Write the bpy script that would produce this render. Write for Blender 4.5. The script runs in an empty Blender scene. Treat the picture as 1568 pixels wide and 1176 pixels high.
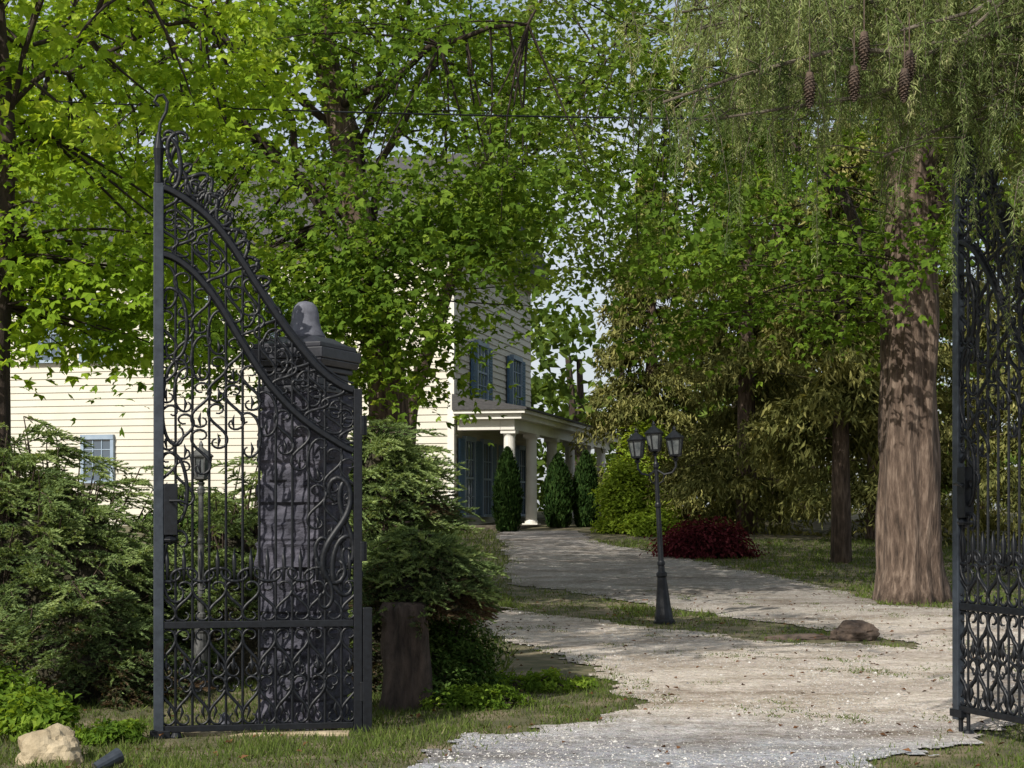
import bpy, math, random
import numpy as np
from mathutils import Vector, noise as mn
R=np.random.default_rng(11); random.seed(5)
D=bpy.data; SC=bpy.context.scene
TAU=2*math.pi
# ------------------------------------------------------------------ helpers
def empty(name,loc=(0,0,0),rz=0):
    o=D.objects.new(name,None); SC.collection.objects.link(o); o.location=loc; o.rotation_euler=(0,0,rz); o.empty_display_size=.2; return o
def link(o,parent=None):
    SC.collection.objects.link(o)
    if parent: o.parent=parent
    return o
class MB:
    def __init__(s): s.v=[]; s.f=[]; s.m=[]; s.mi=0
    def add(s,vs,fs):
        b=len(s.v); s.v+= [tuple(p) for p in vs]
        for f in fs: s.f.append([b+i for i in f]); s.m.append(s.mi)
    def box(s,x0,x1,y0,y1,z0,z1,c=0.0):
        s.add([(x0,y0,z0),(x1,y0,z0),(x1,y1,z0),(x0,y1,z0),(x0+c,y0+c,z1),(x1-c,y0+c,z1),(x1-c,y1-c,z1),(x0+c,y1-c,z1)],
              [(0,3,2,1),(4,5,6,7),(0,1,5,4),(1,2,6,5),(2,3,7,6),(3,0,4,7)])
    def tube(s,pts,r,n=6,caps=True,jit=0.0):
        pts=[Vector(p) for p in pts]; k=len(pts)
        if not hasattr(r,'__len__'): r=[r]*k
        t=(pts[1]-pts[0]).normalized(); a=Vector((0,1,0)) if abs(t.y)<.8 else Vector((1,0,0))
        nrm=(a-t*a.dot(t)).normalized(); vs=[]; fs=[]
        for i in range(k):
            t=(pts[min(i+1,k-1)]-pts[max(i-1,0)])
            t=t.normalized() if t.length>1e-9 else Vector((0,0,1))
            nrm=(nrm-t*nrm.dot(t)); nrm=nrm.normalized() if nrm.length>1e-6 else Vector((1,0,0))
            b=t.cross(nrm)
            for j in range(n):
                a=TAU*(j+.5)/n; rr=r[i]
                if jit: rr*=1+jit*mn.noise(Vector((math.cos(a)*2.5,math.sin(a)*2.5,pts[i].z*.6)))+jit*.5*mn.noise(Vector((math.cos(a)*7,math.sin(a)*7,pts[i].z*.8)))
                vs.append(pts[i]+(nrm*math.cos(a)+b*math.sin(a))*rr)
        for i in range(k-1):
            for j in range(n):
                fs.append((i*n+j,i*n+(j+1)%n,(i+1)*n+(j+1)%n,(i+1)*n+j))
        if caps: fs.append(tuple(range(n))[::-1]); fs.append(tuple((k-1)*n+j for j in range(n)))
        s.add(vs,fs)
    def lathe(s,prof,c=(0,0,0),n=16,rot=0):
        vs=[];fs=[];k=len(prof)
        for r,z in prof:
            for j in range(n):
                a=rot+TAU*j/n; vs.append((c[0]+r*math.cos(a),c[1]+r*math.sin(a),c[2]+z))
        for i in range(k-1):
            for j in range(n): fs.append((i*n+j,i*n+(j+1)%n,(i+1)*n+(j+1)%n,(i+1)*n+j))
        fs.append(tuple(range(n))[::-1]); fs.append(tuple((k-1)*n+j for j in range(n)))
        s.add(vs,fs)
    def build(s,name,mats,parent=None,smooth=False,bevel=0):
        me=D.meshes.new(name); me.from_pydata(s.v,[],s.f)
        for m in (mats if isinstance(mats,list) else [mats]): me.materials.append(m)
        me.polygons.foreach_set('material_index',s.m)
        if smooth: me.polygons.foreach_set('use_smooth',[True]*len(s.f))
        me.update(); o=link(D.objects.new(name,me),parent)
        if bevel:
            b=o.modifiers.new('b','BEVEL'); b.width=bevel; b.segments=2; b.limit_method='ANGLE'
        return o
class Fol:
    def __init__(s): s.V=[];s.T=[];s.A=[];s.n=0
    def add(s,v,t,a):
        s.V.append(v.reshape(-1,3)); s.T.append(t+s.n); s.A.append(a); s.n+=len(v.reshape(-1,3))
    def leaves(s,P,N,Dr,L,W,tint,fold=.25):
        k=len(P); N=N/np.linalg.norm(N,axis=1,keepdims=True)
        Dr=Dr-N*(Dr*N).sum(1,keepdims=True); Dr/=np.linalg.norm(Dr,axis=1,keepdims=True)+1e-9
        S=np.cross(Dr,N); L=np.broadcast_to(L,(k,))[:,None]; W=np.broadcast_to(W,(k,))[:,None]
        m=P+Dr*L*.45
        v=np.stack([P,m+S*W*.5+N*W*fold,P+Dr*L-N*L*.12,m-S*W*.5+N*W*fold],1)
        b=np.arange(k)[:,None]*4
        t=np.concatenate([b+np.array([[0,1,2]]),b+np.array([[0,2,3]])])
        s.add(v,t,np.repeat(tint,4))
    def lobed(s,P,N,Dr,L,W,tint):
        N=N/np.linalg.norm(N,axis=1,keepdims=True)
        Dr=Dr-N*(Dr*N).sum(1,keepdims=True); Dr/=np.linalg.norm(Dr,axis=1,keepdims=True)+1e-9
        S=np.cross(Dr,N)
        for a,q in ((0,1),(.95,.8),(-.95,.8)):
            s.leaves(P,N+S*.15*np.sign(a),Dr*math.cos(a)+S*math.sin(a),L*q,W*q,tint,.12)
    def needles(s,P,Dr,L,W,tint):
        k=len(P); Dr=Dr/(np.linalg.norm(Dr,axis=1,keepdims=True)+1e-9)
        q=R.normal(size=(k,3)); S=np.cross(Dr,q); S/=np.linalg.norm(S,axis=1,keepdims=True)+1e-9
        L=np.broadcast_to(L,(k,))[:,None]; W=np.broadcast_to(W,(k,))[:,None]
        v=np.stack([P-S*W*.5,P+S*W*.5,P+Dr*L],1)
        s.add(v,np.arange(k)[:,None]*3+np.array([[0,1,2]]),np.repeat(tint,3))
    def build(s,name,mat,parent=None):
        v=np.concatenate(s.V).astype(np.float32); t=np.concatenate(s.T).astype(np.int32); a=np.concatenate(s.A).astype(np.float32)
        me=D.meshes.new(name); me.vertices.add(len(v)); me.vertices.foreach_set('co',v.ravel())
        me.loops.add(len(t)*3); me.loops.foreach_set('vertex_index',t.ravel())
        me.polygons.add(len(t)); me.polygons.foreach_set('loop_start',np.arange(len(t),dtype=np.int32)*3)
        me.update(calc_edges=True)
        at=me.attributes.new('tint','FLOAT','POINT'); at.data.foreach_set('value',np.clip(a,0,1))
        me.materials.append(mat); return link(D.objects.new(name,me),parent)
# ------------------------------------------------------------------ materials
def newmat(name):
    m=D.materials.new(name); m.use_nodes=True; nt=m.node_tree; return m,nt,nt.nodes['Principled BSDF']
def ramp(nt,fac,stops):
    r=nt.nodes.new('ShaderNodeValToRGB'); e=r.color_ramp.elements
    while len(e)<len(stops): e.new(.5)
    for x,(p,c) in zip(e,stops): x.position=p; x.color=(*c,1)
    nt.links.new(fac,r.inputs[0]); return r.outputs[0]
def noise(nt,scale,detail=6,rough=.6,vec=None,stretch=None):
    n=nt.nodes.new('ShaderNodeTexNoise'); n.inputs['Scale'].default_value=scale; n.inputs['Detail'].default_value=detail; n.inputs['Roughness'].default_value=rough
    tc=nt.nodes.new('ShaderNodeTexCoord'); src=tc.outputs['Object']
    if stretch:
        mp=nt.nodes.new('ShaderNodeMapping'); mp.inputs['Scale'].default_value=stretch; nt.links.new(src,mp.inputs[0]); src=mp.outputs[0]
    nt.links.new(src,n.inputs['Vector']); return n.outputs['Fac']
def voro(nt,scale,feature='F1',out='Distance',stretch=None):
    n=nt.nodes.new('ShaderNodeTexVoronoi'); n.feature=feature; n.inputs['Scale'].default_value=scale
    tc=nt.nodes.new('ShaderNodeTexCoord'); src=tc.outputs['Object']
    if stretch:
        mp=nt.nodes.new('ShaderNodeMapping'); mp.inputs['Scale'].default_value=stretch; nt.links.new(src,mp.inputs[0]); src=mp.outputs[0]
    nt.links.new(src,n.inputs['Vector']); return n.outputs[out]
def bump(nt,b,h,strength,dist=.02,chain=None):
    n=nt.nodes.new('ShaderNodeBump'); n.inputs['Strength'].default_value=strength; n.inputs['Distance'].default_value=dist
    nt.links.new(h,n.inputs['Height'])
    if chain: nt.links.new(chain,n.inputs['Normal'])
    nt.links.new(n.outputs[0],b.inputs['Normal']); return n.outputs[0]
def mixc(nt,f,a,b,mode='MIX'):
    m=nt.nodes.new('ShaderNodeMix'); m.data_type='RGBA'; m.blend_type=mode
    for s,i in ((f,0),(a,6),(b,7)):
        if hasattr(s,'links'): nt.links.new(s,m.inputs[i])
        elif isinstance(s,tuple): m.inputs[i].default_value=(*s,1)
        else: m.inputs[i].default_value=s
    return m.outputs[2]
def mathn(nt,op,a,b=0.0):
    m=nt.nodes.new('ShaderNodeMath'); m.operation=op
    for s,i in ((a,0),(b,1)):
        if hasattr(s,'links'): nt.links.new(s,m.inputs[i])
        else: m.inputs[i].default_value=s
    return m.outputs[0]
def simple(name,stops,scale=5,rough=.7,bs=.3,bd=.01,stretch=None,metal=0,spec=.5):
    m,nt,b=newmat(name); f=noise(nt,scale,stretch=stretch)
    nt.links.new(ramp(nt,f,stops),b.inputs['Base Color']); b.inputs['Roughness'].default_value=rough; b.inputs['Metallic'].default_value=metal
    b.inputs['Specular IOR Level'].default_value=spec
    if bs: bump(nt,b,f,bs,bd)
    return m
def foliage(name,stops,trans=.35,rough=.55):
    m,nt,b=newmat(name); nt.nodes.remove(b)
    a=nt.nodes.new('ShaderNodeAttribute'); a.attribute_name='tint'
    g=nt.nodes.new('ShaderNodeNewGeometry')
    f=mathn(nt,'ADD',mathn(nt,'MULTIPLY',a.outputs['Fac'],.78),mathn(nt,'MULTIPLY',g.outputs['Random Per Island'],.22))
    c=ramp(nt,f,stops); b=nt.nodes.new('ShaderNodeBsdfDiffuse'); nt.links.new(c,b.inputs[0])
    if trans<=0:
        nt.links.new(b.outputs[0],nt.nodes['Material Output'].inputs[0]); return m
    t=nt.nodes.new('ShaderNodeBsdfTranslucent')
    nt.links.new(mixc(nt,1.0,c,(1.3,1.15,.55),'MULTIPLY'),t.inputs[0])
    mx=nt.nodes.new('ShaderNodeMixShader'); mx.inputs[0].default_value=trans
    nt.links.new(b.outputs[0],mx.inputs[1]); nt.links.new(t.outputs[0],mx.inputs[2])
    nt.links.new(mx.outputs[0],nt.nodes['Material Output'].inputs[0]); return m
M_iron=simple('black_painted_iron',[(.3,(.0035,.004,.0055)),(.7,(.009,.011,.015))],30,.45,.25,.003,spec=.35)
M_ironlit=simple('sky_lit_iron',[(.3,(.018,.023,.032)),(.7,(.04,.05,.064))],18,.42,.25,.003)  # lighter bluish copy of the black iron, sky light put into its colour
M_bark=simple('bark',[(.3,(.03,.02,.014)),(.5,(.11,.075,.055)),(.72,(.26,.195,.15))],7,.95,1,.07,(2.4,2.4,.4))
M_barkdark=simple('bark_dark',[(.3,(.015,.01,.008)),(.7,(.07,.048,.035))],6,.95,1,.04,(2,2,.5))
M_stump=simple('weathered_stump',[(.3,(.018,.013,.010)),(.7,(.11,.08,.062))],6,.95,1,.06,(2,2,.7))
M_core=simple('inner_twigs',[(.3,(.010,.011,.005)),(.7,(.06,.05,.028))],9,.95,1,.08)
M_barkgrey=simple('twig',[(.3,(.05,.04,.025)),(.7,(.19,.16,.12))],8,.9,.4,.02)
M_white=simple('white_paint',[(.3,(.66,.63,.57)),(.7,(.78,.76,.70))],2,.55,.05)
M_clap=simple('pale_clapboard',[(.3,(.56,.525,.435)),(.7,(.64,.605,.51))],1.2,.6,.05)
M_shut=simple('blue_shutter_paint',[(.3,(.05,.11,.19)),(.7,(.08,.16,.27))],4,.5,.1)
M_frame=simple('blue_grey_trim',[(.3,(.22,.29,.38)),(.7,(.33,.41,.50))],3,.5,.05)
M_roof=simple('shingle_roof',[(.3,(.04,.04,.042)),(.7,(.09,.085,.085))],9,.9,.4,.02,(1,1,4))
M_glass,nt,b=newmat('window_glass'); b.inputs['Base Color'].default_value=(.08,.11,.15,1); b.inputs['Roughness'].default_value=.06; bump(nt,b,noise(nt,2),.05,.01)
M_lglass,nt,b=newmat('lantern_glass'); b.inputs['Roughness'].default_value=.15; nt.links.new(ramp(nt,noise(nt,12),[(.3,(.05,.06,.065)),(.7,(.16,.17,.17))]),b.inputs['Base Color'])
M_cap=simple('slate_cap',[(.3,(.010,.011,.016)),(.7,(.03,.032,.042))],8,.5,.3)
M_fin=simple('grey_stone_finial',[(.3,(.07,.072,.09)),(.7,(.15,.155,.185))],14,.8,.4)
M_rock=simple('tan_rock',[(.3,(.22,.17,.10)),(.7,(.48,.40,.27))],4,.9,.8,.05)
M_cone=simple('cone_brown',[(.3,(.04,.028,.02)),(.7,(.12,.08,.055))],30,.8,.3)
def stone():
    m,nt,b=newmat('rockface_stone')
    f=noise(nt,7,8,.65,stretch=(1,1,1.6)); f2=noise(nt,1.7,3,.5)
    c=ramp(nt,f,[(.3,(.018,.019,.027)),(.5,(.052,.054,.072)),(.72,(.12,.12,.148))])
    nt.links.new(mixc(nt,1.0,c,ramp(nt,f2,[(.3,(.6,.6,.65)),(.7,(1.3,1.2,1.2))]),'MULTIPLY'),b.inputs['Base Color']); b.inputs['Roughness'].default_value=.8
    bump(nt,b,f,1.0,.03); return m
M_stone=stone()
def gravelmat():
    m,nt,b=newmat('gravel')
    g=nt.nodes.new('ShaderNodeNewGeometry'); sp=nt.nodes.new('ShaderNodeSeparateXYZ'); nt.links.new(g.outputs['Position'],sp.inputs[0])
    big=noise(nt,.9,5,.6); fine=noise(nt,60,3,.8); st=voro(nt,38,out='Color'); med=noise(nt,9,5,.8)
    hs=nt.nodes.new('ShaderNodeHueSaturation'); hs.inputs['Saturation'].default_value=.12; nt.links.new(st,hs.inputs['Color']); st=hs.outputs[0]
    y=mathn(nt,'ADD',sp.outputs['Y'],mathn(nt,'MULTIPLY',big,3.0))
    x=mathn(nt,'MULTIPLY',sp.outputs['X'],.25)
    near=nt.nodes.new('ShaderNodeMapRange'); near.inputs['From Min'].default_value=12.4; near.inputs['From Max'].default_value=15.0; nt.links.new(mathn(nt,'ADD',y,x),near.inputs[0])
    far=nt.nodes.new('ShaderNodeMapRange'); far.inputs['From Min'].default_value=22; far.inputs['From Max'].default_value=26; nt.links.new(y,far.inputs[0])
    tan=ramp(nt,fine,[(.3,(.42,.355,.29)),(.7,(.82,.73,.63))]); grey=ramp(nt,fine,[(.3,(.23,.238,.262)),(.7,(.55,.56,.59))]); up=ramp(nt,fine,[(.3,(.22,.20,.18)),(.7,(.50,.46,.42))])
    c=mixc(nt,near.outputs[0],grey,tan); c=mixc(nt,far.outputs[0],c,up)
    c=mixc(nt,.6,c,st,'SOFT_LIGHT')
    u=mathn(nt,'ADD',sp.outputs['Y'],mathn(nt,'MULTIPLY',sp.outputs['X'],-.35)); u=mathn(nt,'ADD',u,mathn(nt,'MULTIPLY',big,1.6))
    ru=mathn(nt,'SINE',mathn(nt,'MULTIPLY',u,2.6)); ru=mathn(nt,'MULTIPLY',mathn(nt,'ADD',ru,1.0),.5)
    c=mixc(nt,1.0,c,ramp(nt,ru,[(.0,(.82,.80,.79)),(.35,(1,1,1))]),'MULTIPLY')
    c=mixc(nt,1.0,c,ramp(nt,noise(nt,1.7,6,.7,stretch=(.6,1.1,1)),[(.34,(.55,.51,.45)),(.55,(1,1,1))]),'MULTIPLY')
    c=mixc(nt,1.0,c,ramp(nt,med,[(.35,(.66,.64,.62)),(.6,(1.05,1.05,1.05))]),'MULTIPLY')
    nt.links.new(c,b.inputs['Base Color']); b.inputs['Roughness'].default_value=.95; b.inputs['Specular IOR Level'].default_value=.2
    n2=bump(nt,b,fine,.6,.015); bump(nt,b,med,.9,.06,n2); return m
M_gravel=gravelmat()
M_ground=simple('soil_and_turf',[(.3,(.05,.052,.022)),(.48,(.095,.088,.04)),(.64,(.20,.16,.10))],2.5,.95,.8,.04)
M_grass=foliage('grass',[(0,(.20,.17,.10)),(.22,(.08,.10,.035)),(.5,(.105,.155,.038)),(.85,(.19,.25,.06)),(1,(.33,.30,.17))],.35)
M_peb=foliage('pebbles',[(0,(.17,.165,.16)),(.5,(.42,.40,.37)),(1,(.75,.73,.69))],0)
M_litter=foliage('leaf_litter',[(0,(.05,.025,.012)),(1,(.2,.10,.05))],.1)
# ------------------------------------------------------------------ terrain
ty=np.arange(-40,600,.25)
tz=np.interp(ty,[-40,12,21,25,45,60,600],[0,0,.12,.2,1.06,1.5,1.6])
ker=np.exp(-np.linspace(-2,2,17)**2); ker/=ker.sum(); tz=np.convolve(np.pad(tz,8,mode='edge'),ker,'valid')
def gz(y): return np.interp(y,ty,tz)
ROAD=np.array([(-1.5,-6),(-1.2,8),(-.85,10.0),(-.6,10.7),(-.05,11.5),(.57,12.2),(1.13,13),(.89,14.6),(.44,16.7),(-.18,18.4),(-.57,22),(-.48,24.3),(-.16,28.3),(-.13,35),(-.5,44),(1.6,43.8),(2.23,38),(3.18,35),(4,31.5),(4.85,29),(5.35,26.8),(5.4,24.0),(6.19,23.1),(7.25,22.1),(12,20),(30,17),(30,12.9),(8,12.8),(4.32,12.4),(3.82,12.1),(3.22,11.5),(2.68,10.8),(2.25,10.05),(2.2,8),(2.8,-6)])
ISL=np.array([(-.5,28.0),(.71,26.5),(1.66,24.5),(3.08,21.5),(3.77,20.1),(4.5,18.2),(4.24,17.7),(3.08,18.4),(2.12,19.7),(1.0,21.3),(-.5,23.7)])
def inpoly(x,y,poly):
    c=np.zeros(x.shape,bool); j=len(poly)-1
    for i in range(len(poly)):
        xi,yi=poly[i]; xj,yj=poly[j]
        k=((yi>y)!=(yj>y))&(x<(xj-xi)*(y-yi)/((yj-yi)+1e-12)+xi); c^=k; j=i
    return c
def wob(x,y):
    return (np.sin(x*3.1+y*1.3)+np.sin(x*7.7-y*4.1+1)*.6+np.sin(x*15+y*11)*.4+np.sin(x*37-y*29)*.2)*.09, (np.sin(y*2.3-x*2.1+2)+np.sin(y*6.1+x*5)*.6+np.sin(y*17-x*9)*.3)*.14
def isroad(x,y):
    a,b=wob(x,y); return inpoly(x+a,y+b,ROAD)&~inpoly(x+a,y+b,ISL)
gx=np.concatenate([[-500,-200,-80],np.arange(-40,41,1.0),[80,200,500]]); gy=np.concatenate([[-30],np.arange(-10,70,.5),[80,120,250,590]])
XX,YY=np.meshgrid(gx,gy); V=np.stack([XX,YY,gz(YY)],-1).reshape(-1,3); nx,ny=len(gx),len(gy)
i=np.arange((ny-1)*nx).reshape(ny-1,nx)[:,:-1].ravel(); F=np.stack([i,i+1,i+nx+1,i+nx],1)
me=D.meshes.new('ground'); me.from_pydata(V.tolist(),[],F.tolist()); me.materials.append(M_ground); link(D.objects.new('ground',me))
allV=[];allF=[];nb0=0
for gx,gy in ((np.arange(-2,6.001,.04),np.concatenate([np.arange(-6,9,.3),np.arange(9,15.001,.03)])),(np.arange(6,30,.16),np.arange(-6,15.01,.12)),(np.arange(-2,30,.08),np.concatenate([np.arange(15,24,.08),np.arange(24,46,.16)]))):
    XX,YY=np.meshgrid(gx,gy); nx,ny=len(gx),len(gy); m=isroad(XX,YY); m=m[:-1,:-1]
    i=np.arange(nx*ny).reshape(ny,nx)[:-1,:-1][m]; F=np.stack([i,i+1,i+nx+1,i+nx],1)
    used,inv=np.unique(F,return_inverse=True)
    allV.append(np.stack([XX,YY,gz(YY)+.014+.004*np.sin(XX*2.1+YY*.7)*np.sin(XX*.9-YY*1.3)],-1).reshape(-1,3)[used]); allF.append(inv.reshape(-1,4)+nb0); nb0+=len(used)
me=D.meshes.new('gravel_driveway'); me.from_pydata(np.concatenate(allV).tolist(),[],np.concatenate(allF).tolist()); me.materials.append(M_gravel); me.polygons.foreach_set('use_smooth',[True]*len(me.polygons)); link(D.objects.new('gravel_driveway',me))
# grass
G=Fol()
def grass(n,x0,x1,y0,y1,h,w,mask=None,dens=.12):
    x=R.uniform(x0,x1,n); y=R.uniform(y0,y1,n); k=~isroad(x,y)&(np.abs(x)<.36*y+.8)
    pat=.5+.5*np.sin(x*2.3+1.7*np.sin(y*1.9))*np.sin(y*2.7+np.sin(x*3)); pat=.55*pat+.45*(.5+.5*np.sin(x*7+2*np.sin(y*5))*np.sin(y*6.3+x))
    k&=R.random(n)<dens+pat*.9
    if mask is not None: k&=mask(x,y)
    x,y,pat=x[k],y[k],pat[k]; n=len(x)
    d=R.normal(size=(n,3))*.5; d[:,2]=1
    G.needles(np.stack([x,y,gz(y)-.005],1),d,h*R.uniform(.35,1.3,n)*(.4+.9*pat),w,np.clip(.06+.6*pat+R.normal(0,.24,n),0,1))
grass(90000,-4.5,1.4,9,15,.075,.010)
grass(30000,2,6,9,13.2,.06,.010)
grass(50000,-1,5,17,29,.055,.014,lambda x,y: inpoly(x,y,ISL),-.12)
grass(30000,-.3,6,17.2,29,.05,.014,None,-.15)
grass(90000,1.4,16,22,40,.09,.024)
grass(30000,-5,0,15,44,.14,.02)
n=120000; x=R.uniform(-1.5,7,n); y=R.uniform(9,40,n); e=isroad(x,y)&(~isroad(x+.26,y)|~isroad(x-.26,y)|~isroad(x,y+.35)|~isroad(x,y-.35))&(R.random(n)<.5)
x,y=x[e],y[e]; d=R.normal(size=(len(x),3))*.6; d[:,2]=.8
G.needles(np.stack([x,y,gz(y)],1),d,R.uniform(.02,.07,len(x)),.012,R.uniform(.0,.9,len(x)))
n=320; cx=R.uniform(-.5,6,n); cy=R.uniform(12,27,n); k=isroad(cx,cy); cx,cy=cx[k],cy[k]
k=(np.abs(np.sin(cx*.9+cy*.7))>.86)|(R.random(len(cx))<.06); cx,cy=cx[k],cy[k]
x=np.repeat(cx,40)+R.normal(0,.07,len(cx)*40); y=np.repeat(cy,40)+R.normal(0,.12,len(cx)*40); d=R.normal(size=(len(x),3))*.7; d[:,2]=.6
G.needles(np.stack([x,y,gz(y)+.01],1),d,.035,.010,R.uniform(.1,.8,len(x)))
G.build('grass',M_grass)
# pebbles
Pb=Fol()
n=40000; y=9+15*R.random(n)**1.8; x=R.uniform(-2,6.5,n); k=isroad(x,y); x,y=x[k],y[k]; n=len(x)
o=np.array([[1,0,0],[-.5,.87,0],[-.5,-.87,0],[0,0,.75]])
s=R.uniform(.004,.012,n)*(1+(R.random(n)<.02)*1.2); a=R.uniform(0,TAU,n)
vx=o[None,:,0]*np.cos(a)[:,None]-o[None,:,1]*np.sin(a)[:,None]; vy=o[None,:,0]*np.sin(a)[:,None]+o[None,:,1]*np.cos(a)[:,None]
v=np.stack([x[:,None]+vx*s[:,None],y[:,None]+vy*s[:,None],(gz(y)+.013)[:,None]+o[None,:,2]*s[:,None]],-1)
Pb.add(v,(np.arange(n)[:,None,None]*4+np.array([[[0,1,3],[1,2,3],[2,0,3]]])).reshape(-1,3),np.repeat(R.random(n),4))
Pb.build('gravel_stones',M_peb)
Lt=Fol(); n=2200; y=R.uniform(9.5,26,n); x=R.uniform(-3.5,6,n); k=R.random(n)<.35; x,y=x[k],y[k]; n=len(x)
Nn=R.normal(size=(n,3))*.3; Nn[:,2]=1
Lt.leaves(np.stack([x,y,gz(y)+.025],1),Nn,R.normal(size=(n,3)),R.uniform(.03,.07,n),.035,R.random(n)); Lt.build('fallen_leaves',M_litter)
# ------------------------------------------------------------------ iron gates
def norm2(p):
    v=p[-1]-p[0]; a=math.pi/2-math.atan2(v[1],v[0]); c,s=math.cos(a),math.sin(a); p=p@np.array([[c,s],[-s,c]])
    lo,hi=p.min(0),p.max(0); return (p-(lo+hi)/2)/(hi-lo)
def euler(A,kind,n=30,B=.6):
    s=np.linspace(-1,1,n); th=A*s**2 if kind=='S' else B*s+A*s**3
    return norm2(np.stack([np.cumsum(np.cos(th)),np.cumsum(np.sin(th))],1))
SS=euler(5.6,'S',34); CC=euler(4.2,'C',34,.9)
def gate(name,loc,ang,lift=0.0):
    E=empty(name,loc,ang); Wd=1.39
    uc=[(.0,3.88),(.03,3.86),(.13,3.81),(.27,3.72),(.4,3.6),(.5,3.47),(.67,3.20),(.88,2.88),(1.0,2.73),(1.11,2.60),(1.25,2.49),(1.39,2.43)]
    lc=[(.0,3.40),(.1,3.37),(.22,3.29),(.32,3.18),(.41,3.06),(.57,2.785),(.74,2.51),(.92,2.31),(1.05,2.2),(1.16,2.13),(1.39,1.99)]
    iu=lambda u:float(np.interp(u,[a for a,b in uc],[b for a,b in uc])); il=lambda u:float(np.interp(u,[a for a,b in lc],[b for a,b in lc]))
    f=MB()
    f.box(-.035,.035,-.03,.03,-.02,3.88)
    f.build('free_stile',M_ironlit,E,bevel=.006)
    f=MB()
    f.box(Wd-.03,Wd+.03,-.03,.03,-.02,2.46); f.box(Wd+.034,Wd+.10,-.04,.04,-.12-lift,.9)
    f.box(.036,Wd-.031,-.02,.02,.04,.085); f.box(.036,Wd-.031,-.022,.022,.765,.815)
    f.box(-.06,.08,-.035,.035,.0,.055)
    for hz in (.3,1.3,2.2): f.tube([(Wd+.032,0,hz-.07),(Wd+.032,0,hz+.07)],.035,10)
    for cv,r in ((uc,.032),(lc,.03)):
        q=np.linspace(0.03,Wd-.03,40); fn=iu if cv is uc else il
        zz=np.array([fn(a) for a in q]); zz=np.convolve(np.pad(zz,2,mode='edge'),[.15,.2,.3,.2,.15],'valid')
        f.tube([(a,0,b) for a,b in zip(q,zz)],r,6)
        f.tube([(a,0,b+.05) for a,b in zip(q,zz)],.009,5)
    f.tube([(0,0,3.88),(0,0,4.0),(0,0,4.12),(0,0,4.24)],[.034,.03,.04,.012],8)
    f.tube([(0.0,0,4.2),(0.01,0,4.3),(.05,0,4.38),(.06,0,4.45),(.03,0,4.5),(-.01,0,4.49),(-.03,0,4.45),(0,0,4.42)],.013,6)
    f.tube([(.03,0,.02),(.03,0,-.14-lift)],.018,8); f.lathe([(.045,0),(.05,.03),(.03,.06)],(.12,0,-.02-lift),10)
    f.tube([(.12,0,.03-lift),(.12,0,.06)],.015,6); 
    f.build('frame',M_iron,E,bevel=.004)
    f=MB(); f.box(.036,.13,-.04,.04,1.42,1.78); f.tube([(.08,-.04,1.66),(.08,-.09,1.66),(.15,-.1,1.66),(.2,-.1,1.64)],.012,6); f.lathe([(.05,0),(.06,.02),(.02,.05)],(.08,0,1.37),8)
    f.build('lock_box',M_iron,E,bevel=.005)
    b=MB(); nb=12; du=Wd/nb
    for k in range(1,nb): b.tube([(k*du,0,.08),(k*du,0,iu(k*du))],.010,5)
    b.build('bars',M_iron,E)
    s=MB()
    def sc(P,u,z,w,h,a=0,r=.0075,fl=1):
        c,sn=math.cos(a),math.sin(a); q=P*np.array([w*fl,h])
        pts=[(u+x*c-y*sn,random.uniform(-.004,.004),z+x*sn+y*c) for x,y in q]
        n=len(pts); s.tube(pts,[1.35*r*(.75+.6*math.sin(math.pi*i/(n-1))) for i in range(n)],4)
    for k in range(nb):
        u=(k+.5)*du; fl=1 if k%2 else -1
        sc(SS,u,.255,du*1.0,.33,0,.008,fl); sc(SS,u,.59,du*1.0,.33,0,.008,-fl); sc(CC,u+.02*fl,.42,du*.6,.2,0,.007,fl)
        sc(SS,u,.955,du*1.0,.27,0,.008,fl); sc(CC,u,1.14,du*.8,.18,math.pi/2,.008,fl)
        s.tube([(u,0,1.06),(u,0,1.16),(u,0,1.24),(u,0,1.33)],[.004,.016,.022,.002],4)
        s.tube([(u,0,.44),(u+.01*fl,0,.50),(u,0,.58)],[.003,.02,.002],4)
        s.tube([(u-.03*fl,0,.12),(u-.01*fl,0,.18),(u-.03*fl,0,.26)],[.003,.016,.002],4)
        lo,hi=il(u),iu(u); hh=hi-lo-.06
        sl=math.atan((iu(u+.05)-iu(u-.05))/.1) if .06<u<1.33 else 0
        sc(SS,u,lo+.04+hh*.27,du*1.25,hh*.5,sl*.25,.008,fl); sc(SS,u,lo+.04+hh*.74,du*1.25,hh*.5,sl*.25,.008,-fl)
        sc(CC,u-.02*fl,lo+.04+hh*.5,du*.8,hh*.35,sl*.3,.007,fl)
        zt=lo-.05; nsc={0:6,1:5,2:4,3:3,4:2,5:2,6:1,7:1,8:1,9:2,10:2,11:3}[k]
        for j in range(nsc):
            zc=zt-.17-j*.33
            if zc>1.45 or k<2: sc(SS if (j+k)%3 else CC,u,zc,du*1.15,.31,0,.008,fl*(1 if j%2 else -1))
            s.tube([(u,0,zc-.16),(u+.012*fl,0,zc-.10),(u,0,zc-.05)],[.003,.017,.002],4)
    for zc,h,fl in ((2.9,.5,1),(2.35,.6,-1),(1.75,.5,1),(1.2,.5,-1)): sc(CC,.11,zc,.17,h,0,.010,fl)
    sc(SS,Wd-.15,1.45,.2,.75,0,.017,1); sc(CC,Wd-.1,1.2,.16,.42,0,.014,-1); sc(SS,Wd-.24,1.15,.12,.5,0,.012,-1); sc(SS,Wd-.08,1.5,.1,.6,0,.014,-1)
    sc(CC,.085,4.02,.13,.36,0,.012,1); sc(CC,.14,4.1,.16,.28,math.pi,.012,1); sc(SS,.1,4.1,.1,.3,.3,.011,1)
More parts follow.
